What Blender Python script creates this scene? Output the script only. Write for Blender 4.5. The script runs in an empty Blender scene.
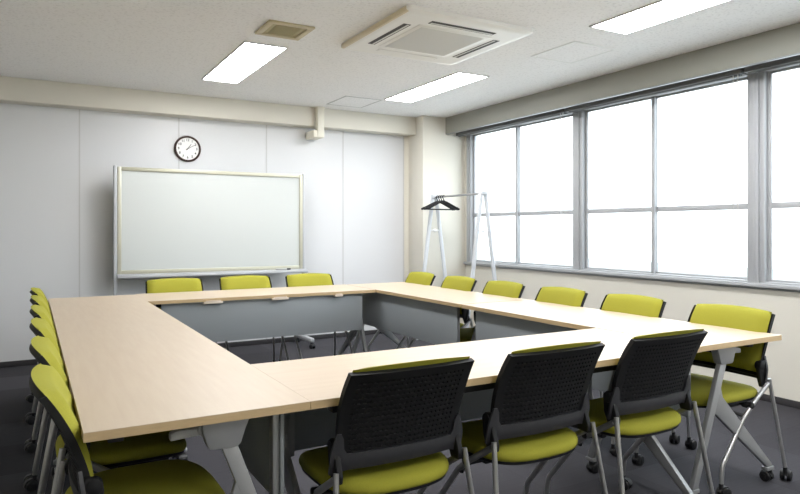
import bpy, bmesh, math, random
from mathutils import Vector, Matrix
random.seed(7)
S = bpy.context.scene
COL = S.collection
PI = math.pi

# ------------------------------------------------------------------ room measures (metres)
CEIL = 2.55          # ceiling height
XW = 4.445           # window wall inner face
YB = 4.96            # back wall inner face
XL = -1.75           # left wall
YR = -3.10           # rear wall (behind the viewer)
TH = 0.72            # table height
TT = 0.025           # table top thickness

# ------------------------------------------------------------------ materials
def srgb(r, g, b):
    def c(v):
        v /= 255.0
        return v/12.92 if v <= 0.04045 else ((v+0.055)/1.055)**2.4
    return (c(r), c(g), c(b), 1.0)

def mat(name, col, rough=0.5, metal=0.0, spec=0.5, bump=None, vary=None, coat=0.0):
    m = bpy.data.materials.new(name); m.use_nodes = True
    nt = m.node_tree; b = nt.nodes['Principled BSDF']
    b.inputs['Base Color'].default_value = col
    b.inputs['Roughness'].default_value = rough
    b.inputs['Metallic'].default_value = metal
    b.inputs['Specular IOR Level'].default_value = spec
    b.inputs['Coat Weight'].default_value = coat
    tc = nt.nodes.new('ShaderNodeTexCoord')
    if bump:
        scale, strength, dist = bump
        n = nt.nodes.new('ShaderNodeTexNoise'); n.inputs['Scale'].default_value = scale
        n.inputs['Detail'].default_value = 3
        nt.links.new(tc.outputs['Object'], n.inputs['Vector'])
        bp = nt.nodes.new('ShaderNodeBump'); bp.inputs['Strength'].default_value = strength
        bp.inputs['Distance'].default_value = dist
        nt.links.new(n.outputs['Fac'], bp.inputs['Height'])
        nt.links.new(bp.outputs['Normal'], b.inputs['Normal'])
    if vary:
        scale, amt, sc3 = vary
        mp = nt.nodes.new('ShaderNodeMapping'); mp.inputs['Scale'].default_value = sc3
        n = nt.nodes.new('ShaderNodeTexNoise'); n.inputs['Scale'].default_value = scale
        n.inputs['Detail'].default_value = 4
        nt.links.new(tc.outputs['Object'], mp.inputs['Vector'])
        nt.links.new(mp.outputs['Vector'], n.inputs['Vector'])
        r = nt.nodes.new('ShaderNodeMapRange')
        r.inputs['From Min'].default_value = 0.3; r.inputs['From Max'].default_value = 0.7
        r.inputs['To Min'].default_value = 1-amt; r.inputs['To Max'].default_value = 1+amt
        nt.links.new(n.outputs['Fac'], r.inputs['Value'])
        vm = nt.nodes.new('ShaderNodeVectorMath'); vm.operation = 'SCALE'
        vm.inputs[0].default_value = col[:3]
        nt.links.new(r.outputs['Result'], vm.inputs['Scale'])
        nt.links.new(vm.outputs['Vector'], b.inputs['Base Color'])
    return m

def emis(name, col, strength):
    m = bpy.data.materials.new(name); m.use_nodes = True
    nt = m.node_tree; nt.nodes.clear()
    e = nt.nodes.new('ShaderNodeEmission'); e.inputs['Color'].default_value = col
    e.inputs['Strength'].default_value = strength
    o = nt.nodes.new('ShaderNodeOutputMaterial'); nt.links.new(e.outputs[0], o.inputs[0])
    return m

M = {}
M['wallpanel'] = mat('white_wall_panel', srgb(214, 215, 217), 0.38, bump=(3.0, 0.02, 0.01))
M['wallbeige'] = mat('cream_wall_paint', srgb(217, 213, 202), 0.6, bump=(220, 0.12, 0.001))
M['seam_shade'] = mat('joint_and_shading_grey', srgb(196, 196, 196), 0.5)
M['base'] = mat('charcoal_baseboard', srgb(52, 50, 52), 0.55)
M['box'] = mat('greige_painted_fascia', srgb(147, 147, 139), 0.55)
M['alu'] = mat('satin_aluminium', srgb(176, 178, 181), 0.5, 0.15, bump=(60, 0.02, 0.001))
M['alud'] = mat('dull_aluminium', srgb(150, 152, 154), 0.45, 0.5)
M['blind'] = mat('dark_blind_headrail', srgb(96, 97, 98), 0.5)
M['cord'] = mat('white_cord', srgb(178, 178, 176), 0.5)
M['topedge'] = mat('maple_edge_band', srgb(190, 165, 126), 0.45, vary=(30, 0.05, (1, 1, 6)))
M['legm'] = mat('grey_painted_steel', srgb(150, 151, 152), 0.36, 0.3, bump=(140, 0.03, 0.001))
M['modesty'] = mat('grey_modesty_panel', srgb(140, 145, 148), 0.5, bump=(300, 0.05, 0.0008))
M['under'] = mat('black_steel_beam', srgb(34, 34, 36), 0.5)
M['lever'] = mat('light_grey_plastic', srgb(172, 173, 172), 0.45)
M['clip'] = mat('beige_plastic_catch', srgb(214, 200, 184), 0.5)
M['lime'] = mat('lime_fabric', srgb(144, 141, 46), 0.85, spec=0.25, bump=(900, 0.35, 0.0006), vary=(260, 0.05, (1, 1, 1)))
M['black'] = mat('black_moulded_plastic', srgb(15, 15, 17), 0.6, spec=0.35, bump=(400, 0.06, 0.0005))
M['grey'] = mat('charcoal_smooth_plastic', srgb(44, 44, 47), 0.45)
M['rubber'] = mat('black_caster_rubber', srgb(22, 22, 24), 0.45)
M['tube'] = mat('silver_steel_tube', srgb(172, 172, 172), 0.3, 0.75)
M['white'] = mat('white_enamel', srgb(232, 233, 232), 0.4)
M['rackw'] = mat('white_painted_rack', srgb(196, 199, 203), 0.4)
M['ivory'] = mat('yellowed_plastic', srgb(196, 184, 152), 0.5)
M['ivoryd'] = mat('yellowed_plastic_mesh', srgb(170, 160, 122), 0.6)
M['acw'] = mat('ac_white_plastic', srgb(238, 237, 233), 0.42)
M['acg'] = mat('ac_grille_grey', srgb(216, 215, 211), 0.55)
M['acedge'] = mat('ac_beige_edge', srgb(212, 200, 172), 0.5)
M['dark'] = mat('painted_slot_shade', srgb(50, 46, 42), 0.6)  # flat dark colour stands in for the shade inside the outlet recesses
M['board'] = mat('glossy_whiteboard_steel', srgb(196, 200, 198), 0.22)
M['frame'] = mat('beige_aluminium_frame', srgb(190, 188, 170), 0.4, 0.25)
M['clockrim'] = mat('dark_brown_wood', srgb(62, 42, 36), 0.35)
M['clockface'] = mat('clock_dial', srgb(236, 236, 234), 0.5)
M['ink'] = mat('black_print', srgb(28, 28, 30), 0.5)
M['pipe'] = mat('cream_duct_cover', srgb(228, 224, 210), 0.45)
M['ext'] = mat('pale_exterior_paint', srgb(215, 217, 217), 0.7)
M['extd'] = mat('pale_bounce_concrete', srgb(226, 226, 224), 0.9, bump=(30, .3, .002))  # unseen slab and ground, whitened to bounce daylight onto the ceiling
M['lamp'] = emis('lit_acrylic_diffuser', (0.985, 0.99, 1.0, 1), 10.5)

def maple():
    m = bpy.data.materials.new('maple_laminate'); m.use_nodes = True
    nt = m.node_tree; b = nt.nodes['Principled BSDF']
    tc = nt.nodes.new('ShaderNodeTexCoord'); mp = nt.nodes.new('ShaderNodeMapping')
    mp.inputs['Scale'].default_value = (1.2, 14, 1)
    nt.links.new(tc.outputs['Object'], mp.inputs['Vector'])
    n = nt.nodes.new('ShaderNodeTexNoise'); n.inputs['Scale'].default_value = 3.0
    n.inputs['Detail'].default_value = 6; n.inputs['Roughness'].default_value = 0.6
    nt.links.new(mp.outputs['Vector'], n.inputs['Vector'])
    r = nt.nodes.new('ShaderNodeValToRGB')
    r.color_ramp.elements[0].position = 0.3; r.color_ramp.elements[0].color = srgb(183, 165, 144)
    r.color_ramp.elements[1].position = 0.7; r.color_ramp.elements[1].color = srgb(189, 173, 152)
    nt.links.new(n.outputs['Fac'], r.inputs['Fac'])
    nt.links.new(r.outputs['Color'], b.inputs['Base Color'])
    b.inputs['Roughness'].default_value = 0.42
    b.inputs['Specular IOR Level'].default_value = 0.5
    return m
M['maple'] = maple()

def carpet():
    m = bpy.data.materials.new('carpet_tiles'); m.use_nodes = True
    nt = m.node_tree; b = nt.nodes['Principled BSDF']; L = nt.links.new
    g = nt.nodes.new('ShaderNodeNewGeometry')
    sn = nt.nodes.new('ShaderNodeVectorMath'); sn.operation = 'SCALE'; sn.inputs['Scale'].default_value = 2.0
    L(g.outputs['Position'], sn.inputs[0])
    fl = nt.nodes.new('ShaderNodeVectorMath'); fl.operation = 'FLOOR'; L(sn.outputs[0], fl.inputs[0])
    sep = nt.nodes.new('ShaderNodeSeparateXYZ'); L(fl.outputs[0], sep.inputs[0])
    cmb = nt.nodes.new('ShaderNodeCombineXYZ'); L(sep.outputs['X'], cmb.inputs['X']); L(sep.outputs['Y'], cmb.inputs['Y'])
    wn = nt.nodes.new('ShaderNodeTexWhiteNoise'); wn.noise_dimensions = '2D'; L(cmb.outputs[0], wn.inputs['Vector'])
    fine = nt.nodes.new('ShaderNodeTexNoise'); fine.inputs['Scale'].default_value = 260; fine.inputs['Detail'].default_value = 2
    L(g.outputs['Position'], fine.inputs['Vector'])
    mp = nt.nodes.new('ShaderNodeMapping'); mp.inputs['Scale'].default_value = (4, 130, 1)
    L(g.outputs['Position'], mp.inputs['Vector'])
    st = nt.nodes.new('ShaderNodeTexNoise'); st.inputs['Scale'].default_value = 1.0; st.inputs['Detail'].default_value = 2
    L(mp.outputs[0], st.inputs['Vector'])
    a1 = nt.nodes.new('ShaderNodeMath'); a1.operation = 'MULTIPLY_ADD'; a1.inputs[1].default_value = 0.45; a1.inputs[2].default_value = 0.42
    L(wn.outputs['Value'], a1.inputs[0])
    a2 = nt.nodes.new('ShaderNodeMath'); a2.operation = 'MULTIPLY_ADD'; a2.inputs[1].default_value = 0.5; L(fine.outputs['Fac'], a2.inputs[0]); L(a1.outputs[0], a2.inputs[2])
    a3 = nt.nodes.new('ShaderNodeMath'); a3.operation = 'MULTIPLY_ADD'; a3.inputs[1].default_value = 0.35; L(st.outputs['Fac'], a3.inputs[0]); L(a2.outputs[0], a3.inputs[2])
    # dark joint between tiles
    fr = nt.nodes.new('ShaderNodeVectorMath'); fr.operation = 'FRACTION'; L(sn.outputs[0], fr.inputs[0])
    s2 = nt.nodes.new('ShaderNodeSeparateXYZ'); L(fr.outputs[0], s2.inputs[0])
    mn = nt.nodes.new('ShaderNodeMath'); mn.operation = 'MINIMUM'; L(s2.outputs['X'], mn.inputs[0]); L(s2.outputs['Y'], mn.inputs[1])
    lt = nt.nodes.new('ShaderNodeMath'); lt.operation = 'LESS_THAN'; lt.inputs[1].default_value = 0.008; L(mn.outputs[0], lt.inputs[0])
    a4 = nt.nodes.new('ShaderNodeMath'); a4.operation = 'MULTIPLY_ADD'; a4.inputs[1].default_value = -0.25; L(lt.outputs[0], a4.inputs[0]); L(a3.outputs[0], a4.inputs[2])
    vm = nt.nodes.new('ShaderNodeVectorMath'); vm.operation = 'SCALE'; vm.inputs[0].default_value = srgb(62, 61, 65)[:3]
    L(a4.outputs[0], vm.inputs['Scale']); L(vm.outputs['Vector'], b.inputs['Base Color'])
    b.inputs['Roughness'].default_value = 0.95; b.inputs['Specular IOR Level'].default_value = 0.15
    bp = nt.nodes.new('ShaderNodeBump'); bp.inputs['Strength'].default_value = 0.4; bp.inputs['Distance'].default_value = 0.002
    L(fine.outputs['Fac'], bp.inputs['Height']); L(bp.outputs['Normal'], b.inputs['Normal'])
    return m
M['carpet'] = carpet()

def ceiling_mat():
    m = bpy.data.materials.new('speckled_ceiling_board'); m.use_nodes = True
    nt = m.node_tree; b = nt.nodes['Principled BSDF']; L = nt.links.new
    g = nt.nodes.new('ShaderNodeNewGeometry')
    n = nt.nodes.new('ShaderNodeTexNoise'); n.inputs['Scale'].default_value = 55; n.inputs['Detail'].default_value = 4
    L(g.outputs['Position'], n.inputs['Vector'])
    r = nt.nodes.new('ShaderNodeValToRGB')
    r.color_ramp.elements[0].position = 0.36; r.color_ramp.elements[0].color = srgb(231, 231, 232)
    r.color_ramp.elements[1].position = 0.46; r.color_ramp.elements[1].color = srgb(243, 243, 244)
    L(n.outputs['Fac'], r.inputs['Fac']); L(r.outputs['Color'], b.inputs['Base Color'])
    b.inputs['Roughness'].default_value = 0.9
    bp = nt.nodes.new('ShaderNodeBump'); bp.inputs['Strength'].default_value = 0.3; bp.inputs['Distance'].default_value = 0.002
    L(n.outputs['Fac'], bp.inputs['Height']); L(bp.outputs['Normal'], b.inputs['Normal'])
    return m
M['ceil'] = ceiling_mat()

def glass():
    m = bpy.data.materials.new('clear_window_glass'); m.use_nodes = True
    nt = m.node_tree; nt.nodes.clear(); L = nt.links.new
    t = nt.nodes.new('ShaderNodeBsdfTransparent'); t.inputs['Color'].default_value = (0.93, 0.96, 0.97, 1)
    gl = nt.nodes.new('ShaderNodeBsdfGlossy'); gl.inputs['Roughness'].default_value = 0.02
    lw = nt.nodes.new('ShaderNodeLayerWeight'); lw.inputs['Blend'].default_value = 0.5
    pw = nt.nodes.new('ShaderNodeMath'); pw.operation = 'POWER'; pw.inputs[1].default_value = 5.0
    fr = nt.nodes.new('ShaderNodeMath'); fr.operation = 'MULTIPLY_ADD'; fr.inputs[1].default_value = 0.9; fr.inputs[2].default_value = 0.04
    L(lw.outputs['Facing'], pw.inputs[0]); L(pw.outputs[0], fr.inputs[0])
    mx = nt.nodes.new('ShaderNodeMixShader'); o = nt.nodes.new('ShaderNodeOutputMaterial')
    L(fr.outputs[0], mx.inputs[0]); L(t.outputs[0], mx.inputs[1]); L(gl.outputs[0], mx.inputs[2]); L(mx.outputs[0], o.inputs[0])
    return m
M['glass'] = glass()

# ------------------------------------------------------------------ mesh helpers
def box(bm, x0, x1, y0, y1, z0, z1, bev=0.0, seg=2):
    t = bmesh.new()
    bmesh.ops.create_cube(t, size=1.0, matrix=Matrix.Translation(((x0+x1)/2, (y0+y1)/2, (z0+z1)/2)) @ Matrix.Diagonal((abs(x1-x0), abs(y1-y0), abs(z1-z0), 1)))
    if bev > 0:
        bmesh.ops.bevel(t, geom=t.edges[:], offset=bev, segments=seg, affect='EDGES', profile=0.5)
    merge(bm, t)

def merge(bm, t, mtx=None):
    if mtx: bmesh.ops.transform(t, matrix=mtx, verts=t.verts[:])
    vm = {v: bm.verts.new(v.co) for v in t.verts}
    for f in t.faces:
        try: bm.faces.new([vm[v] for v in f.verts])
        except ValueError: pass
    t.free()

def cyl(bm, p0, p1, r0, r1=None, n=16, cap=True, bev=0):
    r1 = r0 if r1 is None else r1
    p0 = Vector(p0); p1 = Vector(p1); d = p1-p0
    t = bmesh.new()
    bmesh.ops.create_cone(t, cap_ends=cap, segments=n, radius1=r0, radius2=r1, depth=d.length)
    if bev:
        es = [e for e in t.edges if len(e.link_faces) == 2 and any(len(f.verts) > 4 for f in e.link_faces)]
        bmesh.ops.bevel(t, geom=es, offset=bev, segments=2, affect='EDGES', profile=0.5)
    q = Vector((0, 0, 1)).rotation_difference(d.normalized())
    merge(bm, t, Matrix.Translation((p0+p1)/2) @ q.to_matrix().to_4x4())

def fillet(pts, r, k=5):
    pts = [Vector(p) for p in pts]; out = [pts[0]]
    for i in range(1, len(pts)-1):
        a, b, c = pts[i-1], pts[i], pts[i+1]
        ra = min(r, (a-b).length*0.45); rc = min(r, (c-b).length*0.45)
        p, q = b+(a-b).normalized()*ra, b+(c-b).normalized()*rc
        for j in range(k+1):
            t = j/k; out.append(p*(1-t)**2 + b*2*t*(1-t) + q*t*t)
    out.append(pts[-1]); return out

def tube(bm, pts, r, n=10, sx=1.0, side=None):
    """sweep an (elliptical) section; sx scales the section along `side`"""
    pts = [Vector(p) for p in pts]; rings = []
    up = side.copy() if side else None
    for i, p in enumerate(pts):
        d = (pts[min(i+1, len(pts)-1)]-pts[max(i-1, 0)]).normalized()
        if up is None:
            up = Vector((1, 0, 0)) if abs(d.x) < 0.8 else Vector((0, 1, 0))
        a = (up - d*up.dot(d)).normalized(); up = a; b = d.cross(a)
        rings.append([bm.verts.new(p + a*math.cos(2*PI*k/n)*r*sx + b*math.sin(2*PI*k/n)*r) for k in range(n)])
    for i in range(len(rings)-1):
        for k in range(n):
            bm.faces.new((rings[i][k], rings[i][(k+1) % n], rings[i+1][(k+1) % n], rings[i+1][k]))
    bm.faces.new(rings[0][::-1]); bm.faces.new(rings[-1])

def prism(bm, poly, axis, a0, a1, bev=0.0):
    """extrude a 2D polygon along an axis. axis x: poly=(y,z); y: (x,z); z: (x,y)"""
    t = bmesh.new()
    def P(u, v, a): return {'x': (a, u, v), 'y': (u, a, v), 'z': (u, v, a)}[axis]
    A = [t.verts.new(P(u, v, a0)) for u, v in poly]; B = [t.verts.new(P(u, v, a1)) for u, v in poly]
    t.faces.new(A); t.faces.new(B[::-1]); n = len(poly)
    for i in range(n): t.faces.new((A[i], B[i], B[(i+1) % n], A[(i+1) % n]))
    bmesh.ops.recalc_face_normals(t, faces=t.faces[:])
    if bev: bmesh.ops.bevel(t, geom=t.edges[:], offset=bev, segments=2, affect='EDGES', profile=0.5)
    merge(bm, t)

def obj(name, bm, m, parent=None, smooth=True, loc=None, angle=35, recalc=True):
    if recalc: bmesh.ops.recalc_face_normals(bm, faces=bm.faces[:])
    me = bpy.data.meshes.new(name); bm.to_mesh(me); bm.free()
    for mm in (m if isinstance(m, (list, tuple)) else [m]): me.materials.append(mm)
    if smooth:
        for p in me.polygons: p.use_smooth = True
        try: me.set_sharp_from_angle(angle=math.radians(angle))
        except Exception: pass
    o = bpy.data.objects.new(name, me); COL.objects.link(o)
    if loc: o.location = loc
    if parent: o.parent = parent
    return o

def empty(name, loc=(0, 0, 0), rz=0.0):
    o = bpy.data.objects.new(name, None); COL.objects.link(o)
    o.location = loc; o.rotation_euler = (0, 0, rz); o.empty_display_size = 0.1
    return o

def tag(o, label, cat, group=None):
    o['label'] = label; o['category'] = cat
    if group: o['group'] = group
    return o

def struct(name, bm, m, parent=None, **k):
    o = obj(name, bm, m, parent, **k)
    if not parent: o['kind'] = 'structure'
    return o

def copy_tree(o, parent=None):
    c = o.copy(); COL.objects.link(c)
    if parent: c.parent = parent
    for ch in list(o.children): copy_tree(ch, c)
    return c

def NB(): return bmesh.new()

# ------------------------------------------------------------------ room shell
bm = NB(); box(bm, XL-.1, XW+.15, YR-.1, YB+.1, -.1, 0); struct('floor', bm, M['carpet'], smooth=False)
bm = NB(); box(bm, XL-.1, XW+.15, YR-.1, YB+.1, CEIL, CEIL+.12); struct('ceiling', bm, M['ceil'], smooth=False)
bm = NB(); box(bm, XL-.1, XW+.15, YB, YB+.1, 0, CEIL); struct('wall_back', bm, M['wallpanel'], smooth=False)
bm = NB(); box(bm, XL-.1, XL, YR, YB, 0, CEIL); struct('wall_left', bm, M['wallbeige'], smooth=False)
bm = NB(); box(bm, XL-.1, XW+.15, YR-.1, YR, 0, CEIL); struct('wall_rear', bm, M['wallbeige'], smooth=False)
WZ0, WZ1 = 0.84, 2.37
WY = [4.565, 2.765, 1.010, -0.745, -2.500]
bm = NB()
box(bm, XW, XW+.15, YR, YB, 0, WZ0)
box(bm, XW, XW+.15, YR, YB, WZ1, CEIL)
box(bm, XW, XW+.15, WY[0], YB, WZ0, WZ1)
box(bm, XW, XW+.15, YR, WY[-1], WZ0, WZ1)
struct('wall_right', bm, M['wallbeige'], smooth=False)
# column in the corner and the ceiling beam along the back wall
CX0, CY0 = 3.845, 4.62
bm = NB(); box(bm, CX0, XW, CY0, YB, 0, CEIL, 0.004); struct('trim_1', bm, M['wallbeige'])
bm = NB(); box(bm, XL, CX0, 4.78, YB, 2.345, CEIL, 0.004); struct('trim_2', bm, M['wallbeige'])
# vertical joints of the wall panels
for i, x in enumerate((-1.51, -.61, .285, 1.18, 2.085, 2.985, 3.78)):
    bm = NB(); box(bm, x-.006, x+.006, YB-.003, YB, .05, 2.345); struct('trim_%d' % (3+i), bm, M['seam_shade'], smooth=False)
bm = NB(); box(bm, 3.786, CX0, YB-.012, YB, .05, 2.345); struct('trim_10', bm, M['wallbeige'], smooth=False)
bm = NB(); box(bm, XL, CX0, YB-.008, YB, 0, .05, .002); struct('baseboard_back', bm, M['base'])
bm = NB(); box(bm, CX0-.008, XW, CY0-.008, CY0, 0, .05, .002); box(bm, CX0-.008, CX0, CY0, YB-.008, 0, .05, .002); struct('baseboard_column', bm, M['base'])
bm = NB(); box(bm, XW-.008, XW, YR, CY0-.008, 0, .05, .002); struct('baseboard_right', bm, M['base'])
bm = NB(); box(bm, XL, XL+.008, YR, YB-.008, 0, .05, .002); struct('baseboard_left', bm, M['base'])
# curtain box
bm = NB(); box(bm, 4.16, 4.18, YR, CY0, 2.358, CEIL, .002); struct('trim_11', bm, M['box'])
bm = NB(); box(bm, 4.162, 4.195, YR, CY0, 2.35, 2.358, .001); struct('trim_12', bm, M['alud'])

# windows
def make_window(n, y1, y0):
    w = empty('window_%d' % n, (XW, (y0+y1)/2, WZ0)); w['kind'] = 'structure'
    c = (y0+y1)/2; h = (y1-y0)/2; H = WZ1-WZ0
    bm = NB()
    fw = .045
    # mullion halves at both sides
    for s in (-1, 1):
        box(bm, -.02, .09, s*h-(.026 if s > 0 else 0), s*h+(.026 if s < 0 else 0), 0, H, .002)
        a, b = sorted((s*(h-.026), s*(h-.026-.038)))
        box(bm, -.008, .08, a, b, .0, H, .002)
    box(bm, -.008, .08, -h+.06, h-.06, .0, .012, .002)
    box(bm, -.008, .08, -h+.06, h-.06, H-.018, H, .002)
    obj('window_frame', bm, M['alu'], w)
    zs = (1.374-WZ0, 1.418-WZ0)
    for s in (-1, 1):                      # two sliding sashes
        xo = .03 if s > 0 else .055
        ya, yb = (.028, h-.064) if s > 0 else (-h+.064, .062)
        bm = NB()
        box(bm, xo, xo+.02, ya, ya+(.034 if s > 0 else .026), .012, H-.018, .0015)
        box(bm, xo, xo+.02, yb-(.026 if s > 0 else .034), yb, .012, H-.018, .0015)
        box(bm, xo, xo+.02, ya+.02, yb-.02, .012, .028, .0015)
        box(bm, xo, xo+.02, ya+.02, yb-.02, H-.034, H-.018, .0015)
        box(bm, xo+.002, xo+.018, ya+.02, yb-.02, zs[0], zs[1], .0015)
        sash = obj('sash', bm, M['alu'], w)
        bm = NB()
        box(bm, xo+.008, xo+.0095, ya+.018, yb-.018, .024, H-.030)
        obj('pane', bm, M['glass'], sash, smooth=False)
    return w
for i in range(4): make_window(i+1, WY[i], WY[i+1])
bm = NB(); box(bm, XW-.04, XW+.002, WY[-1]-.02, CY0-.02, .812, WZ0, .003); box(bm, XW-.012, XW+.002, WY[-1]-.02, CY0-.02, .796, .812, .002); struct('trim_13', bm, M['alu'])

# balcony and street side outside the windows
bm = NB(); box(bm, XW+.15, 6.0, -8, 10, -.15, -.02); struct('balcony_floor', bm, M['extd'], smooth=False)
bm = NB(); box(bm, XW+.2, 60, -50, 50, -9.2, -9.0); struct('street_ground', bm, M['extd'], smooth=False)
bm = NB(); box(bm, 5.85, 6.0, -8, 10, -.02, .86); struct('balcony_parapet', bm, M['ext'], smooth=False)

# roller blinds rolled up inside the curtain box
def roller_blind(i, y1, y0, label):
    r = empty('roller_blind', (4.31, (y0+y1)/2, 2.30)); h = (y1-y0)/2-.01
    bm = NB(); box(bm, -.035, .035, -h, h, .035, .095, .006); obj('headrail', bm, M['blind'], r)
    bm = NB(); cyl(bm, (0, -h+.02, .044), (0, h-.02, .044), .020, n=20); obj('blind_roll', bm, M['blind'], r)
    bm = NB()
    yc = -h+.05 if i != 0 else -h+.05
    L = 1.15
    pts = [(-.02, yc-.018, .05)] + [(-.02, yc-.018, -L+.06)] + [(-.02, yc+.018*math.sin(a), -L+.03+.0-.03*math.cos(a)) for a in [(-.4+.1*k)*PI for k in range(1, 8)]] + [(-.02, yc+.018, -L+.06), (-.02, yc+.018, .05)]
    tube(bm, pts, .0036, 6); obj('pull_cord', bm, M['cord'], r)
    return tag(r, label, 'blind', None)
roller_blind(0, WY[0]+.02, WY[1]+.0, 'roller blind rolled up above the window nearest the coat rack')
roller_blind(1, WY[1], WY[2], 'roller blind rolled up above the middle window, its white pull cord hanging down')
roller_blind(2, WY[2], WY[3], 'roller blind rolled up above the window at the right edge')

# ------------------------------------------------------------------ ceiling fittings
def ceiling_light(x0, x1, y0, y1, label):
    r = empty('ceiling_light', ((x0+x1)/2, (y0+y1)/2, CEIL)); a, b = (x1-x0)/2, (y1-y0)/2
    bm = NB()
    box(bm, -a-.012, -a, -b-.012, b+.012, -.008, 0, .001); box(bm, a, a+.012, -b-.012, b+.012, -.008, 0, .001)
    box(bm, -a, a, -b-.012, -b, -.008, 0, .001); box(bm, -a, a, b, b+.012, -.008, 0, .001)
    obj('light_frame', bm, M['seam_shade'], r)
    bm = NB(); box(bm, -a, a, -b, b, -.005, -.001); obj('diffuser', bm, M['lamp'], r, smooth=False)
    tag(r, label, 'ceiling light', None)
ceiling_light(1.205, 1.505, 2.73, 4.03, 'lit ceiling light panel in front of the wall clock, beside the beige speaker')
ceiling_light(3.02, 3.32, 2.71, 4.01, 'lit ceiling light panel nearest the corner column and coat rack')
ceiling_light(3.06, 3.38, -.06, 1.265, 'lit ceiling light panel at the top edge, beyond the square access hatch')
ceiling_light(1.205, 1.505, -.06, 1.265, 'lit unseen ceiling light panel above the near end of the left tables')  # completes the light grid out of view, helps light the room

# yellowed ceiling speaker
r = empty('ceiling_speaker', (1.35, 2.33, CEIL))
bm = NB(); a = .155
box(bm, -a, a, -a, -a+.04, -.014, 0, .003); box(bm, -a, a, a-.04, a, -.014, 0, .003)
box(bm, -a, -a+.04, -a+.04, a-.04, -.014, 0, .003); box(bm, a-.04, a, -a+.04, a-.04, -.014, 0, .003)
obj('speaker_frame', bm, M['ivory'], r)
bm = NB(); box(bm, -a+.04, a-.04, -a+.04, a-.04, -.007, 0)
for k in range(12): box(bm, -.085, .085, -.09+k*.0164-.003, -.09+k*.0164+.003, -.010, -.007)
obj('speaker_grille', bm, M['ivoryd'], r)
tag(r, 'yellowed square ceiling speaker next to a light panel', 'speaker')

# cassette air conditioner
r = empty('air_conditioner', (2.30, 1.985, CEIL))
A = .485
bm = NB()
t = bmesh.new()
# bevelled square panel
prof = [(A, 0.0), (A, -.022), (A-.010, -.030), (A-.05, -.034), (A-.055, -.034)]
rings = []
for (s, z) in prof:
    cr = .03
    ring = []
    for qx, qy, a0 in ((1, 1, 0), (-1, 1, 90), (-1, -1, 180), (1, -1, 270)):
        for k in range(4):
            an = math.radians(a0+30*k)
            ring.append(t.verts.new((qx*(s-cr)+cr*math.cos(an), qy*(s-cr)+cr*math.sin(an), z)))
    rings.append(ring)
n = len(rings[0])
for i in range(len(rings)-1):
    for k in range(n): t.faces.new((rings[i][k], rings[i][(k+1) % n], rings[i+1][(k+1) % n], rings[i+1][k]))
t.faces.new(rings[-1]); merge(bm, t)
obj('panel', bm, M['acw'], r)
for i in range(4):                                   # four air outlets with louvres
    mt = Matrix.Rotation(i*PI/2, 4, 'Z')
    t = bmesh.new(); box(t, .326, .380, -.25, .25, -.0350, -.030)
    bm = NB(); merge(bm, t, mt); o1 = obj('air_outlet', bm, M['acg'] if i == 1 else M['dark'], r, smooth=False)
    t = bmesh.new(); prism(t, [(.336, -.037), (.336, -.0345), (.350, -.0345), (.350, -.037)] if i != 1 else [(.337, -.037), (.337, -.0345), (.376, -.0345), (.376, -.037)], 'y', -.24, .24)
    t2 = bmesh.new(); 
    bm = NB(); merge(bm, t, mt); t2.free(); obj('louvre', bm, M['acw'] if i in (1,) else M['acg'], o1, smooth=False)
bm = NB(); box(bm, -.285, .285, -.285, .285, -.038, -.031, .004); g = obj('intake_frame', bm, M['acw'], r)
bm = NB(); box(bm, -.25, .25, -.25, .25, -.0385, -.036)
for k in range(25): box(bm, -.245, .245, -.243+k*.02, -.239+k*.02, -.0405, -.038)
obj('intake_grille', bm, M['acg'], r, smooth=False)
bm = NB()
for s in (-1,):
    box(bm, -A-.003, -A+.024, -A+.025, A-.025, -.0335, 0, .008, 3)
obj('side_edge', bm, M['acedge'], r)  # beige strip along one side of the panel
tag(r, 'white four-way cassette air conditioner set in the middle of the ceiling', 'air conditioner')

def hatch(x0, x1, y0, y1, label):
    bm = NB(); w = .016
    box(bm, x0, x1, y0, y0+w, CEIL-.004, CEIL, .001); box(bm, x0, x1, y1-w, y1, CEIL-.004, CEIL, .001)
    box(bm, x0, x0+w, y0+w, y1-w, CEIL-.004, CEIL, .001); box(bm, x1-w, x1, y0+w, y1-w, CEIL-.004, CEIL, .001)
    cx, cy = (x0+x1)/2, (y0+y1)/2
    r = empty('access_hatch', (cx, cy, CEIL))
    bmesh.ops.translate(bm, verts=bm.verts[:], vec=(-cx, -cy, -CEIL))
    obj('hatch_frame', bm, M['white'] if y0 < 3 else M['seam_shade'], r)  # grey rim on the far hatch paints in the shading of its edges
    bm = NB(); box(bm, x0+w-cx, x1-w-cx, y0+w-cy, y1-w-cy, -.002, 0); obj('hatch_door', bm, M['ceil'], r, smooth=False)
    tag(r, label, 'access hatch')
hatch(3.21, 3.63, 1.565, 2.03, 'square white-rimmed ceiling access hatch by the window side')
hatch(2.60, 3.015, 4.06, 4.55, 'square ceiling access hatch close to the back beam')

r = empty('smoke_detector', (1.281, 1.532, CEIL))
bm = NB(); cyl(bm, (0, 0, -.012), (0, 0, 0), .055, .06, n=28); cyl(bm, (0, 0, -.04), (0, 0, -.012), .032, .045, n=28)
obj('detector_body', bm, M['ivory'], r)
tag(r, 'round smoke detector on the ceiling, cut off at the top edge', 'smoke detector')

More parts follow.
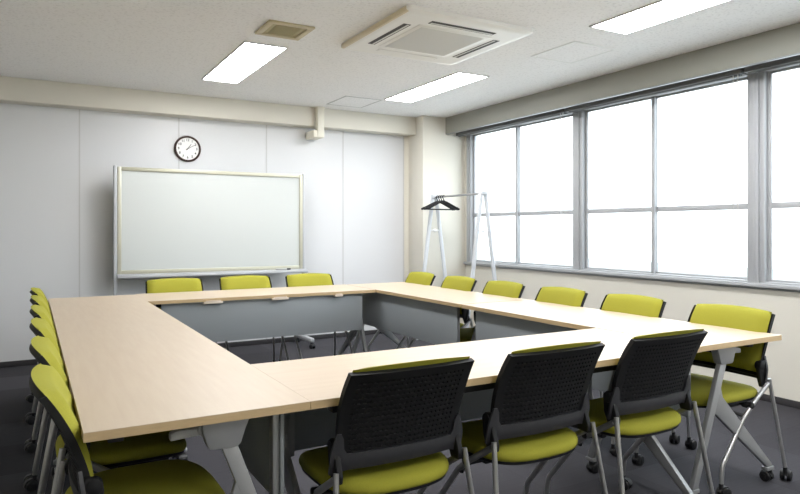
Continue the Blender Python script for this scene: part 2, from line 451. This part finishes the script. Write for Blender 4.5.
# duct cover coming out of the ceiling in front of the beam
r = empty('duct_cover', (2.61, 4.745, CEIL))
bm = NB()
box(bm, -.04, .04, -.035, .035, -.33, 0, .006)
box(bm, -.043, .043, -.038, .038, -.012, 0, .002)
obj('vertical_duct', bm, M['pipe'], r)
bm = NB()
t = bmesh.new(); box(t, -.085, .036, -.03, .20, -.335, -.255, .008)
merge(bm, t)
obj('duct_elbow', bm, M['pipe'], r)
tag(r, 'cream air-conditioning duct cover bending under the beam', 'duct cover')

# ------------------------------------------------------------------ casters
def caster_bm(r=.025, hood=True):
    bm = NB()
    for s in (-1, 1):
        cyl(bm, (s*.006, -.012, r), (s*.024, -.012, r), r, n=20, bev=.004)
        cyl(bm, (s*.0245, -.012, r), (s*.026, -.012, r), r*.45, n=14)
    t = bmesh.new()      # hood between and over the wheels
    poly = [(-.012+(r+.004)*math.cos(a), r+(r+.004)*math.sin(a)) for a in [PI*(.05+.9*k/8) for k in range(9)]]
    prism(t, poly, 'x', -.012, .012); merge(bm, t)
    cyl(bm, (0, .004, r*1.5), (0, .004, r*2+.018), .010, n=14)
    return bm
_c = caster_bm(); CAST = obj('caster', _c, M['rubber']); CASTME = CAST.data; bpy.data.objects.remove(CAST)
def caster(parent, loc, rz):
    o = bpy.data.objects.new('caster', CASTME); COL.objects.link(o); o.parent = parent
    o.location = loc; o.rotation_euler = (0, 0, rz); return o

# ------------------------------------------------------------------ whiteboard, clock
WX0, WX1, WBZ0, WBZ1, WBY = .551, 2.408, .771, 1.804, 4.72
r = empty('whiteboard', ((WX0+WX1)/2, WBY, 0)); wb = r; h = (WX1-WX0)/2; H = WBZ1-WBZ0
def up(bm):
    bmesh.ops.translate(bm, verts=bm.verts[:], vec=(0, 0, WBZ0)); return bm
bm = NB(); box(bm, -h+.06, h-.045, -.028, -.02, .055, H-.03); obj('writing_surface', up(bm), M['board'], r, smooth=False)
bm = NB()
box(bm, -h+.03, -h+.065, -.042, 0, .04, H, .004); box(bm, h-.055, h-.02, -.042, 0, .04, H, .004)
box(bm, -h+.065, h-.055, -.042, 0, H-.035, H, .004); box(bm, -h+.065, h-.055, -.042, 0, .04, .075, .004)
box(bm, -h+.06, h-.05, -.02, 0, .06, H-.02)
obj('board_frame', up(bm), M['frame'], r)
bm = NB()
prism(bm, [(0, .04), (-.05, .04), (-.085, .022), (-.09, .022), (-.09, .006), (-.085, 0), (0, 0)], 'x', -h+.03, h+.02, .0015)
obj('pen_tray', up(bm), M['alu'], r)
for a, b in ((-h, -h+.028), (h-.02, h)):
    bm = NB(); box(bm, a, b, -.045, .0, .095, WBZ0+H+.01, .004); obj('stand_post', bm, M['alu'], r)
    c = (a+b)/2
    bm = NB(); box(bm, c-.024, c+.024, -.29, .19, .062, .108, .012, 3); ft = obj('foot', bm, M['alu'], r)
    caster(ft, (c, -.265, 0), .3); caster(ft, (c, .155, 0), -.2)
tag(r, 'large blank whiteboard with beige frame, standing on wheeled feet against the back wall', 'whiteboard')
r = empty('board_marker', (2.16, WBY-.062, WBZ0+.035+.008)); 
bm = NB(); cyl(bm, (-.075, 0, 0), (.045, 0, 0), .008, n=14, bev=.002); obj('marker_barrel', bm, M['lever'], r)
bm = NB(); cyl(bm, (.045, 0, 0), (.085, 0, 0), .009, n=14, bev=.002); obj('marker_cap', bm, M['grey'], r)
tag(r, 'grey board marker lying on the whiteboard tray', 'marker')

CLR = .133
r = empty('wall_clock', (1.262, YB-.003, 2.037))
bm = NB(); t = bmesh.new()
prof = [(CLR-.002, 0), (CLR, -.012), (CLR-.006, -.028), (CLR-.014, -.033), (CLR-.020, -.028), (CLR-.022, -.012)]
N = 64; rings = [[t.verts.new((rr*math.cos(2*PI*k/N), y, rr*math.sin(2*PI*k/N))) for k in range(N)] for rr, y in prof]
for i in range(len(rings)-1):
    for k in range(N): t.faces.new((rings[i][k], rings[i][(k+1) % N], rings[i+1][(k+1) % N], rings[i+1][k]))
merge(bm, t); obj('clock_rim', bm, M['clockrim'], r)
bm = NB(); cyl(bm, (0, 0, 0), (0, -.014, 0), CLR-.018, n=64); face = obj('clock_face', bm, M['clockface'], r)
# printed numerals
for k in range(1, 13):
    bm = NB()
    cu = bpy.data.curves.new('t', 'FONT'); cu.body = str(k); cu.size = .034; cu.align_x = 'CENTER'; cu.align_y = 'CENTER'; cu.offset = .0006
    to = bpy.data.objects.new('t', cu); COL.objects.link(to)
    me = bpy.data.meshes.new_from_object(to.evaluated_get(bpy.context.evaluated_depsgraph_get()))
    t = bmesh.new(); t.from_mesh(me)
    an = PI/2-k*PI/6; rr = .088
    merge(bm, t, Matrix.Translation((rr*math.cos(an), -.0146, rr*math.sin(an))) @ Matrix.Rotation(PI/2, 4, 'X'))
    bpy.data.objects.remove(to); bpy.data.curves.remove(cu); bpy.data.meshes.remove(me)
    obj('numeral', bm, M['ink'], face, smooth=False)
bm = NB()
for k in range(60):
    an = k*PI/30; l = .006 if k % 5 == 0 else .003
    t = bmesh.new(); box(t, CLR-.024-l, CLR-.024, -.0147, -.014, -.0007, .0007); merge(bm, t, Matrix.Rotation(an, 4, 'Y'))
obj('minute_marks', bm, M['ink'], face, smooth=False)
def hand(name, deg, L, w, y):
    bm = NB(); t = bmesh.new(); prism(t, [(-w, -.018), (w, -.018), (w*.6, L), (-w*.6, L)], 'y', y, y-.0012)
    merge(bm, t, Matrix.Rotation(math.radians(deg), 4, 'Y')); obj(name, bm, M['ink'], r, smooth=False)
hand('hour_hand', 36, .058, .0035, -.0165); hand('minute_hand', 60, .088, .0026, -.0185)
bm = NB(); cyl(bm, (0, -.014, 0), (0, -.021, 0), .005, n=16); obj('hand_hub', bm, M['ink'], r)
tag(r, 'round wall clock with dark brown rim above the whiteboard', 'clock')

# ------------------------------------------------------------------ conference tables
# local frame: x along the length, y from the sitting side (-.3) to the inner side (+.3)
def make_table():
    T = empty('conference_table')
    bm = NB()
    box(bm, -.8997, .8997, -.2997, .2997, TH-.0015, TH, .0004)
    obj('table_top', bm, M['maple'], T, smooth=False)
    bm = NB(); box(bm, -.8997, .8997, -.2997, .2997, TH-TT, TH-.0015, .0012); obj('edge_band', bm, M['topedge'], T, smooth=False)
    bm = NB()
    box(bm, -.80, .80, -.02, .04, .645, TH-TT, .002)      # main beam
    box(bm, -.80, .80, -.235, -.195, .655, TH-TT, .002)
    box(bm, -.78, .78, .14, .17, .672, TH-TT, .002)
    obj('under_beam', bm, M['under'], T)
    for s in (-1, 1):
        x = s*.84
        bm = NB()
        prism(bm, [(-.003, TH-TT), (.000, .660), (.014, .618), (.024, .610), (.096, .610), (.106, .618), (.120, .660), (.135, TH-TT)], 'x', x-.020, x+.020, .004)
        obj('leg_bracket', bm, M['legm'], T)
        # lambda-shaped leg: one straight post and one brace out to the sitting side
        bm = NB()
        prism(bm, [(.048, .625), (.094, .625), (.296, .075), (.258, .075)], 'x', x-.012, x+.012, .003)
        prism(bm, [(.105, .545), (.132, .505), (.160, .445), (.158, .40), (.125, .385), (-.272, .075), (-.308, .075), (-.300, .092), (.080, .46)], 'x', x-.011, x+.011, .003)
        box(bm, x-.016, x+.016, .252, .302, .060, .078, .003); box(bm, x-.016, x+.016, -.314, -.257, .060, .078, .003)
        lg = obj('leg', bm, M['legm'], T)
        caster(lg, (x, .277, 0), PI/2); caster(lg, (x, -.297, 0), PI/2)
    for s in (-1, 1):
        bm = NB()
        x = s*.82
        prism(bm, [(-.082, .644), (-.082, .664), (-.060, .672), (-.010, .668), (.012, .650), (-.02, .648)], 'x', x-.014, x+.014, .004)
        cyl(bm, (x-.02, .008, .664), (x+.02, .008, .664), .018, n=18, bev=.003)
        obj('release_lever', bm, M['lever'], T)
    bm = NB(); box(bm, -.80, .80, .243, .255, .387, TH-TT-.001, .002)
    mp = obj('modesty_panel', bm, M['modesty'], T)
    for s in (-1, 1):
        bm = NB(); box(bm, s*.772-.018, s*.772+.018, .222, .243, .375, TH-TT, .003); obj('panel_arm', bm, M['legm'], T)
    return T
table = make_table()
TG = None
def place_table(cx, cy, rz, label, first=False):
    o = table if first else copy_tree(table)
    o.location = (cx, cy, 0); o.rotation_euler = (0, 0, rz)
    return tag(o, label, 'table')
# left column: sitting side faces -X -> local +y points to +X
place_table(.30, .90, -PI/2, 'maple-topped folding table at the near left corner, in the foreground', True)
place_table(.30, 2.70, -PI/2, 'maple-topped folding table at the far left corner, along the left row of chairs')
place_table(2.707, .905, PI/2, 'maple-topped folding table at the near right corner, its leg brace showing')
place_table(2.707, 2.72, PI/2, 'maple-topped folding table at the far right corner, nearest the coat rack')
ceiling_light(1.205, 1.505, -2.80, -1.50, 'added unseen light panel behind the viewpoint on the left side')  # extra panel out of view, added to brighten the foreground
ceiling_light(3.06, 3.38, -2.80, -1.50, 'added unseen light panel behind the viewpoint on the window side')  # its twin on the window side, likewise an unseen added fill
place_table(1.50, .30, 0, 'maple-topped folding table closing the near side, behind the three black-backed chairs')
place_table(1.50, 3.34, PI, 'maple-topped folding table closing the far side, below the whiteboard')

# beige catches along the inner edge of the far table
for x0, x1, lab in ((.985, 1.125, 'left one'), (1.50, 1.635, 'middle one'), (2.03, 2.10, 'right small one')):
    r = empty('table_catch', ((x0+x1)/2, 3.038, TH-TT)); w = (x1-x0)/2
    bm = NB(); box(bm, -w, w, -.006, .03, -.016, 0, .003)
    box(bm, -w*.8, w*.8, -.006, -.0015, 0, .008, .001)
    obj('catch_plate', bm, M['clip'], r)
    tag(r, 'beige catch under the inner edge of the far table, %s' % lab, 'catch')

# ------------------------------------------------------------------ chairs
def back_pt(u, v, off=0.0, hw=None):
    """u in -1..1 across, v 0..1 up the back; off>0 towards the front"""
    w = (.206+.014*math.sin(PI*min(max(v, 0), 1)*.8)) if hw is None else hw
    z = .512+.298*v
    vc = max(v, 0)
    y = -.163-.048*v-.060*vc**2.6 + .020*u*u
    n = Vector((-.07*u/.215, 1.0, .25+.30*min(1, vc)**1.3)).normalized()
    return Vector((u*w, y, z)) + n*off

def make_chair():
    C_ = empty('meeting_chair')
    # perforated shell
    bm = NB()
    NU, NV = 45, 31
    us = []; vs = []
    hu = 2*.86/22; u = -.86
    # margins then alternating rib / slot columns
    us = [-1, -.97, -.90]; 
    k = 22; p = 1.72/k
    for i in range(k):
        a = -.86+i*p; us += [a+.0001, a+p*.62]
    us += [.86, .90, .97, 1]
    vs = [0, .02, .10]
    kv = 14; q = .80/kv
    for i in range(kv):
        a = .14+i*q; vs += [a, a+q*.50]
    vs += [.94, .97, 1.0]
    # sort unique
    us = sorted(set(round(a, 5) for a in us)); vs = sorted(set(round(a, 5) for a in vs))
    def edge_round(u, v):
        # round the corners of the outline
        r = .06
        return u, v
    F = [[bm.verts.new(back_pt(a, b, -.006-.008*b)) for a in us] for b in vs]
    slots = []
    for j in range(len(vs)-1):
        for i in range(len(us)-1):
            f = bm.faces.new((F[j][i], F[j][i+1], F[j+1][i+1], F[j+1][i]))
            um = (us[i]+us[i+1])/2; vm = (vs[j]+vs[j+1])/2
            fi = (um+.86)/p; fv = (vm-.14)/q
            if 0 < fi < k and 0 < fv < kv and (fi % 1) < .62 and (fv % 1) < .5: slots.append(f)
    bound = [e for e in bm.edges if len(e.link_faces) == 1]
    # recess the slots
    bmesh.ops.recalc_face_normals(bm, faces=bm.faces[:])
    if bm.faces[0].normal.y > 0: bmesh.ops.reverse_faces(bm, faces=bm.faces[:])
    bmesh.ops.inset_individual(bm, faces=slots, thickness=.0008, depth=-.004)
    # rim turned forward
    g = bmesh.ops.extrude_edge_only(bm, edges=bound)
    vv = [x for x in g['geom'] if isinstance(x, bmesh.types.BMVert)]
    bmesh.ops.translate(bm, verts=vv, vec=(0, .018, .006))
    obj('backrest', bm, M['black'], C_, recalc=False)
    # upholstered pad
    bm = NB(); nu, nv = 20, 14
    def pad(sgn):
        R = []
        for j in range(nv+1):
            row = []
            for i in range(nu+1):
                a = -1+2*i/nu; b = j/nv; b = .04+.96*b
                # pillow profile
                ea = max(0, 1-abs(a)**10); eb = max(0, 1-abs(2*(j/nv)-1)**10)
                th = .004 + (.024+.012*b)*math.sqrt(ea*eb) if sgn > 0 else .004
                uu = a*.975; vv_ = .015+b*1.0 + (.034*(1-a*a) if b > .5 else 0)*(2*b-1)**3
                cr = .05
                row.append(bm.verts.new(back_pt(uu, vv_, th)))
            R.append(row)
        return R
    Fp, Bp = pad(1), pad(-1)
    for j in range(nv):
        for i in range(nu):
            bm.faces.new((Fp[j][i], Fp[j][i+1], Fp[j+1][i+1], Fp[j+1][i]))
            bm.faces.new((Bp[j][i], Bp[j+1][i], Bp[j+1][i+1], Bp[j][i+1]))
    for j in range(nv):
        for c in (0, nu): bm.faces.new((Fp[j][c], Fp[j+1][c], Bp[j+1][c], Bp[j][c]))
    for i in range(nu):
        for c in (0, nv): bm.faces.new((Fp[c][i], Fp[c][i+1], Bp[c][i+1], Bp[c][i]))
    bmesh.ops.remove_doubles(bm, verts=bm.verts[:], dist=.00005)
    obj('back_cushion', bm, M['lime'], C_, angle=70)
    # smooth U-shaped frame round the lower back
    bm = NB(); cols = []
    n = 36
    for i in range(n+1):
        a = -1+2*i/n
        s = min(1, max(0, (abs(a)-.78)/.16)); s = s*s*(3-2*s)
        vb = .125+.22*s; v0 = -.045-.035*s
        x = a*.240
        col = []
        for j in range(7):
            v = v0+(vb-v0)*j/6
            sh = 1-.115*max(0, min(1, (v-.16)/.28))
            pt = back_pt(max(-1.06, min(1.06, a*1.06)), v, -.016 - .004*math.sin(PI*j/6))
            pt.x = x*sh
            col.append(bm.verts.new(pt))
        cols.append(col)
    for i in range(n):
        for j in range(6): bm.faces.new((cols[i][j], cols[i+1][j], cols[i+1][j+1], cols[i][j+1]))
    bmesh.ops.recalc_face_normals(bm, faces=bm.faces[:])
    if bm.faces[len(bm.faces)//2].normal.y > 0: bmesh.ops.reverse_faces(bm, faces=bm.faces[:])
    bmesh.ops.solidify(bm, geom=bm.faces[:], thickness=.010)
    obj('back_frame', bm, M['grey'], C_)
    # hinges at the sides
    for s in (-1, 1):
        bm = NB()
        prism(bm, [(-.160, .592), (-.126, .588), (-.114, .555), (-.118, .51), (-.138, .462), (-.184, .462), (-.188, .485), (-.172, .53)], 'x', s*.208, s*.228, .004)
        cyl(bm, (s*.200, -.137, .566), (s*.231, -.137, .566), .021, n=20, bev=.003)
        hn = obj('hinge', bm, M['black'], C_)
        bm = NB()
        cyl(bm, (s*.196, -.030, .392), (s*.246, -.030, .392), .016, n=20, bev=.003)
        obj('leg_clamp', bm, M['black'], hn)
    # seat
    bm = NB()
    def outline(a, sc=1.0):
        # superellipse, front wider than rear
        c, s_ = math.cos(a), math.sin(a)
        e = 2/3.4
        x = math.copysign(abs(c)**e, c); y = math.copysign(abs(s_)**e, s_)
        w = .231 + .004*y
        return x*w*sc, .020+y*.220*sc
    n = 56; prof = [(0.0, .452), (.35, .4515), (.65, .450), (.85, .4465), (.94, .441), (.985, .432), (1.0, .421), (.995, .411), (.97, .403), (0.6, .400)]
    rings = []
    for sc, z in prof[1:]:
        ring = []
        for k2 in range(n):
            a = 2*PI*k2/n; x, y = outline(a, sc)
            zz = z + .006 - .022*max(0, (y-.12)/.13)**2 + .010*(x/.23)**2
            ring.append(bm.verts.new((x, y, zz)))
        rings.append(ring)
    c = bm.verts.new((0, .024, .458)); c2 = bm.verts.new((0, .024, .406))
    for k2 in range(n):
        bm.faces.new((c, rings[0][k2], rings[0][(k2+1) % n])); bm.faces.new((c2, rings[-1][(k2+1) % n], rings[-1][k2]))
    for i in range(len(rings)-1):
        for k2 in range(n): bm.faces.new((rings[i][k2], rings[i+1][k2], rings[i+1][(k2+1) % n], rings[i][(k2+1) % n]))
    seat = obj('seat', bm, M['lime'], C_, angle=70)
    bm = NB(); rings = []
    for sc, z in ((.4, .388), (.92, .389), (.965, .394), (.975, .406)):
        ring = []
        for k2 in range(n):
            a = 2*PI*k2/n; x, y = outline(a, sc)
            ring.append(bm.verts.new((x, y, z + .006 - .020*max(0, (y-.12)/.13)**2 + .010*(x/.23)**2)))
        rings.append(ring)
    c2 = bm.verts.new((0, .024, .394))
    for k2 in range(n): bm.faces.new((c2, rings[0][(k2+1) % n], rings[0][k2]))
    for i in range(len(rings)-1):
        for k2 in range(n): bm.faces.new((rings[i][k2], rings[i+1][k2], rings[i+1][(k2+1) % n], rings[i][(k2+1) % n]))
    obj('seat_pan', bm, M['black'], seat)
    # legs
    for s in (-1, 1):
        bm = NB()
        tube(bm, [(s*.232, -.186, .500), (s*.265, -.262, .068)], .0085, 12, 1.25, Vector((0, 1, 0)))
        lg = obj('leg', bm, M['tube'], C_)
        caster(lg, (s*.264, -.267, 0), 0 if s > 0 else .3)
        bm = NB()
        tube(bm, fillet([(s*.232, -.176, .478), (s*.236, -.045, .395), (s*.236, .020, .345), (s*.236, .186, .145), (s*.238, .196, .066)], .02), .0095, 12, 1.25, Vector((0, 1, 0)))
        lg = obj('leg', bm, M['tube'], C_)
        caster(lg, (s*.238, .193, 0), .2*s)
    bm = NB()
    tube(bm, [(-.235, -.045, .388), (.235, -.045, .388)], .009, 10)
    tube(bm, fillet([(-.236, .00, .342), (-.15, .06, .372), (.15, .06, .372), (.236, .00, .342)], .03), .009, 10)
    for s in (-1, 1): box(bm, s*.16-.012, s*.16+.012, -.06, .16, .374, .392, .003)
    obj('crossbar', bm, M['under'], C_)
    return C_
chair = make_chair()
first = [True]
def place_chair(x, y, rz, label):
    o = chair if first[0] else copy_tree(chair); first[0] = False
    o.location = (x, y, 0); o.rotation_euler = (0, 0, rz)
    tag(o, label, 'chair', 'lime green meeting chairs round the tables'); return o
W = 'lime green meeting chair '
ordL = ['in the left row, the nearest one in the foreground', 'second from the front in the left row', 'third from the front in the left row',
        'fourth from the front in the left row', 'fifth from the front in the left row', 'at the far end of the left row, by the back wall']
for i, (y, x, dr) in enumerate(((.27, .166, .0), (.865, .166, .0), (1.46, .166, .0), (2.05, .166, .0), (2.65, .166, 0), (3.25, .166, 0))):
    place_chair(x, y, -PI/2+dr, W+ordL[i])
ordC = ['seen from behind with black back, leftmost of the three in front', 'seen from behind with black back, middle of the three in front',
        'seen from behind with black back, rightmost of the three in front']
for i, (x, y, dr) in enumerate(((.905, .168, 0), (1.488, .162, 0), (2.080, .162, 0))):
    place_chair(x, y, dr, W+ordC[i])
ordR = ['at the window side, the nearest one at the right edge', 'at the window side, second from the right edge', 'at the window side, third from the right edge',
        'at the window side, fourth from the right edge', 'at the window side, fifth from the right edge', 'at the window side, the farthest one']
for i, (x, y, dr) in enumerate(((2.815, .295, 0), (2.815, .925, 0), (2.805, 1.52, 0), (2.805, 2.14, 0), (2.805, 2.735, 0), (2.815, 3.37, 0))):
    place_chair(x, y, PI/2+dr, W+ordR[i])
ordB = ['in front of the whiteboard, the left one of three', 'in front of the whiteboard, the middle one of three', 'at the right end of the whiteboard, the right one of three']
for i, (x, y, dr) in enumerate(((.905, 3.475, 0), (1.495, 3.49, 0), (2.075, 3.475, 0))):
    place_chair(x, y, PI+dr, W+ordB[i])

# ------------------------------------------------------------------ coat rack and hangers
RX, RY0, RY1, RH = 3.85, 3.47, 4.38, 1.60
r = empty('coat_rack', (RX, (RY0+RY1)/2, 0)); h = (RY1-RY0)/2
for sy in (-1, 1):
    for sx in (-1, 1):
        bm = NB()
        tube(bm, [(sx*.022, sy*h, RH), (sx*.235, sy*h, .03)], .013, 14, 1.9, Vector((1, 0, 0)))
        cyl(bm, (sx*.235, sy*h, 0), (sx*.238, sy*h, .035), .02, n=16)
        obj('leg', bm, M['rackw'], r)
    bm = NB(); box(bm, -.04, .04, sy*h-.022, sy*h+.022, RH-.025, RH+.015, .006); obj('top_cap', bm, M['rackw'], r)
    bm = NB(); xx = .022+.213*(RH-1.215)/RH
    tube(bm, [(-xx, sy*h, 1.215), (xx, sy*h, 1.215)], .008, 10); cyl(bm, (-.02, sy*h, 1.215), (.02, sy*h, 1.215), .017, n=14, bev=.004)
    obj('brace', bm, M['white'], r)
bm = NB(); tube(bm, [(0, -h, RH-.012), (0, h, RH-.012)], .011, 14); obj('hanging_rail', bm, M['tube'], r)
bm = NB(); tube(bm, [(.15, -h, .25*2), (.15, h, .25*2)], .009, 10); tube(bm, [(-.15, -h, .50), (-.15, h, .50)], .009, 10); obj('lower_rail', bm, M['rackw'], r)
tag(r, 'white A-frame coat rack standing in the corner beside the window', 'coat rack')

def make_hanger():
    H_ = empty('coat_hanger')
    bm = NB()
    tube(bm, [(.0165*math.cos(q_), 0, .0165*math.sin(q_)) for q_ in [PI*(-.15+1.15*k/14) for k in range(15)]] + [(-.015, 0, -.010), (-.006, 0, -.022), (0, 0, -.034), (0, 0, -.055)], .0048, 10)
    obj('hook', bm, M['black'], H_)
    bm = NB()
    pts = [(-.205, 0, -.132), (-.15, 0, -.108), (-.05, 0, -.062), (0, 0, -.046), (.05, 0, -.062), (.15, 0, -.108), (.205, 0, -.132)]
    tube(bm, fillet(pts, .03), .0085, 12, 1.35, Vector((0, 1, 0)))
    for s in (-1, 1): tube(bm, [(s*.175, 0, -.119), (s*.208, 0, -.136)], .012, 12, 1.3, Vector((0, 1, 0)))
    cyl(bm, (0, 0, -.065), (0, 0, -.035), .012, .008, n=14)
    obj('shoulder', bm, M['black'], H_)
    bm = NB(); tube(bm, [(-.195, 0, -.138), (.195, 0, -.138)], .0045, 8); obj('trouser_bar', bm, M['black'], H_)
    return H_
hg = make_hanger()
for i in range(4):
    o = hg if i == 0 else copy_tree(hg)
    o.location = (RX, RY1-.065-.042*i, RH-.012-.0025+.0); o.rotation_euler = (0, 0, (.0, .05, -.04, .03)[i])
    tag(o, 'black plastic coat hanger in the bunch on the coat rack rail, nearest the wall column', 'coat hanger', 'black coat hangers on the rack')

# ------------------------------------------------------------------ light
w = bpy.data.worlds.new('overcast_sky'); S.world = w; w.use_nodes = True
nt = w.node_tree; bg = nt.nodes['Background']
bg.inputs['Color'].default_value = (0.90, 0.95, 1.0, 1); bg.inputs['Strength'].default_value = 1.6
for i in range(4):                       # portals guide the sky light in through each window
    li = bpy.data.lights.new('daylight_portal', 'AREA'); li.shape = 'RECTANGLE'
    li.size = WZ1-WZ0; li.size_y = WY[i]-WY[i+1]; li.cycles.is_portal = True
    o = bpy.data.objects.new('daylight_portal', li); COL.objects.link(o)
    o.location = (XW+.12, (WY[i]+WY[i+1])/2, (WZ0+WZ1)/2); o.rotation_euler = (0, PI/2, 0)

# ------------------------------------------------------------------ camera
cd = bpy.data.cameras.new('camera'); cam = bpy.data.objects.new('camera', cd); COL.objects.link(cam)
cd.sensor_width = 36; cd.lens = 647.6*36/800; cd.shift_y = -17.4/800
cam.location = (-.1136, -1.7785, 1.2235); cam.rotation_euler = (PI/2, 0, -.5187)
cd.clip_start = .02; cd.clip_end = 200
S.camera = cam

S.view_settings.view_transform = 'Standard'; S.view_settings.look = 'None'
S.view_settings.gamma = 1.0; S.view_settings.use_curve_mapping = False
S.view_settings.exposure = 1.70
cy = S.cycles
cy.use_denoising = True; cy.max_bounces = 10; cy.diffuse_bounces = 6; cy.glossy_bounces = 4
cy.transparent_max_bounces = 12; cy.caustics_reflective = False; cy.caustics_refractive = False
cy.sample_clamp_indirect = 8
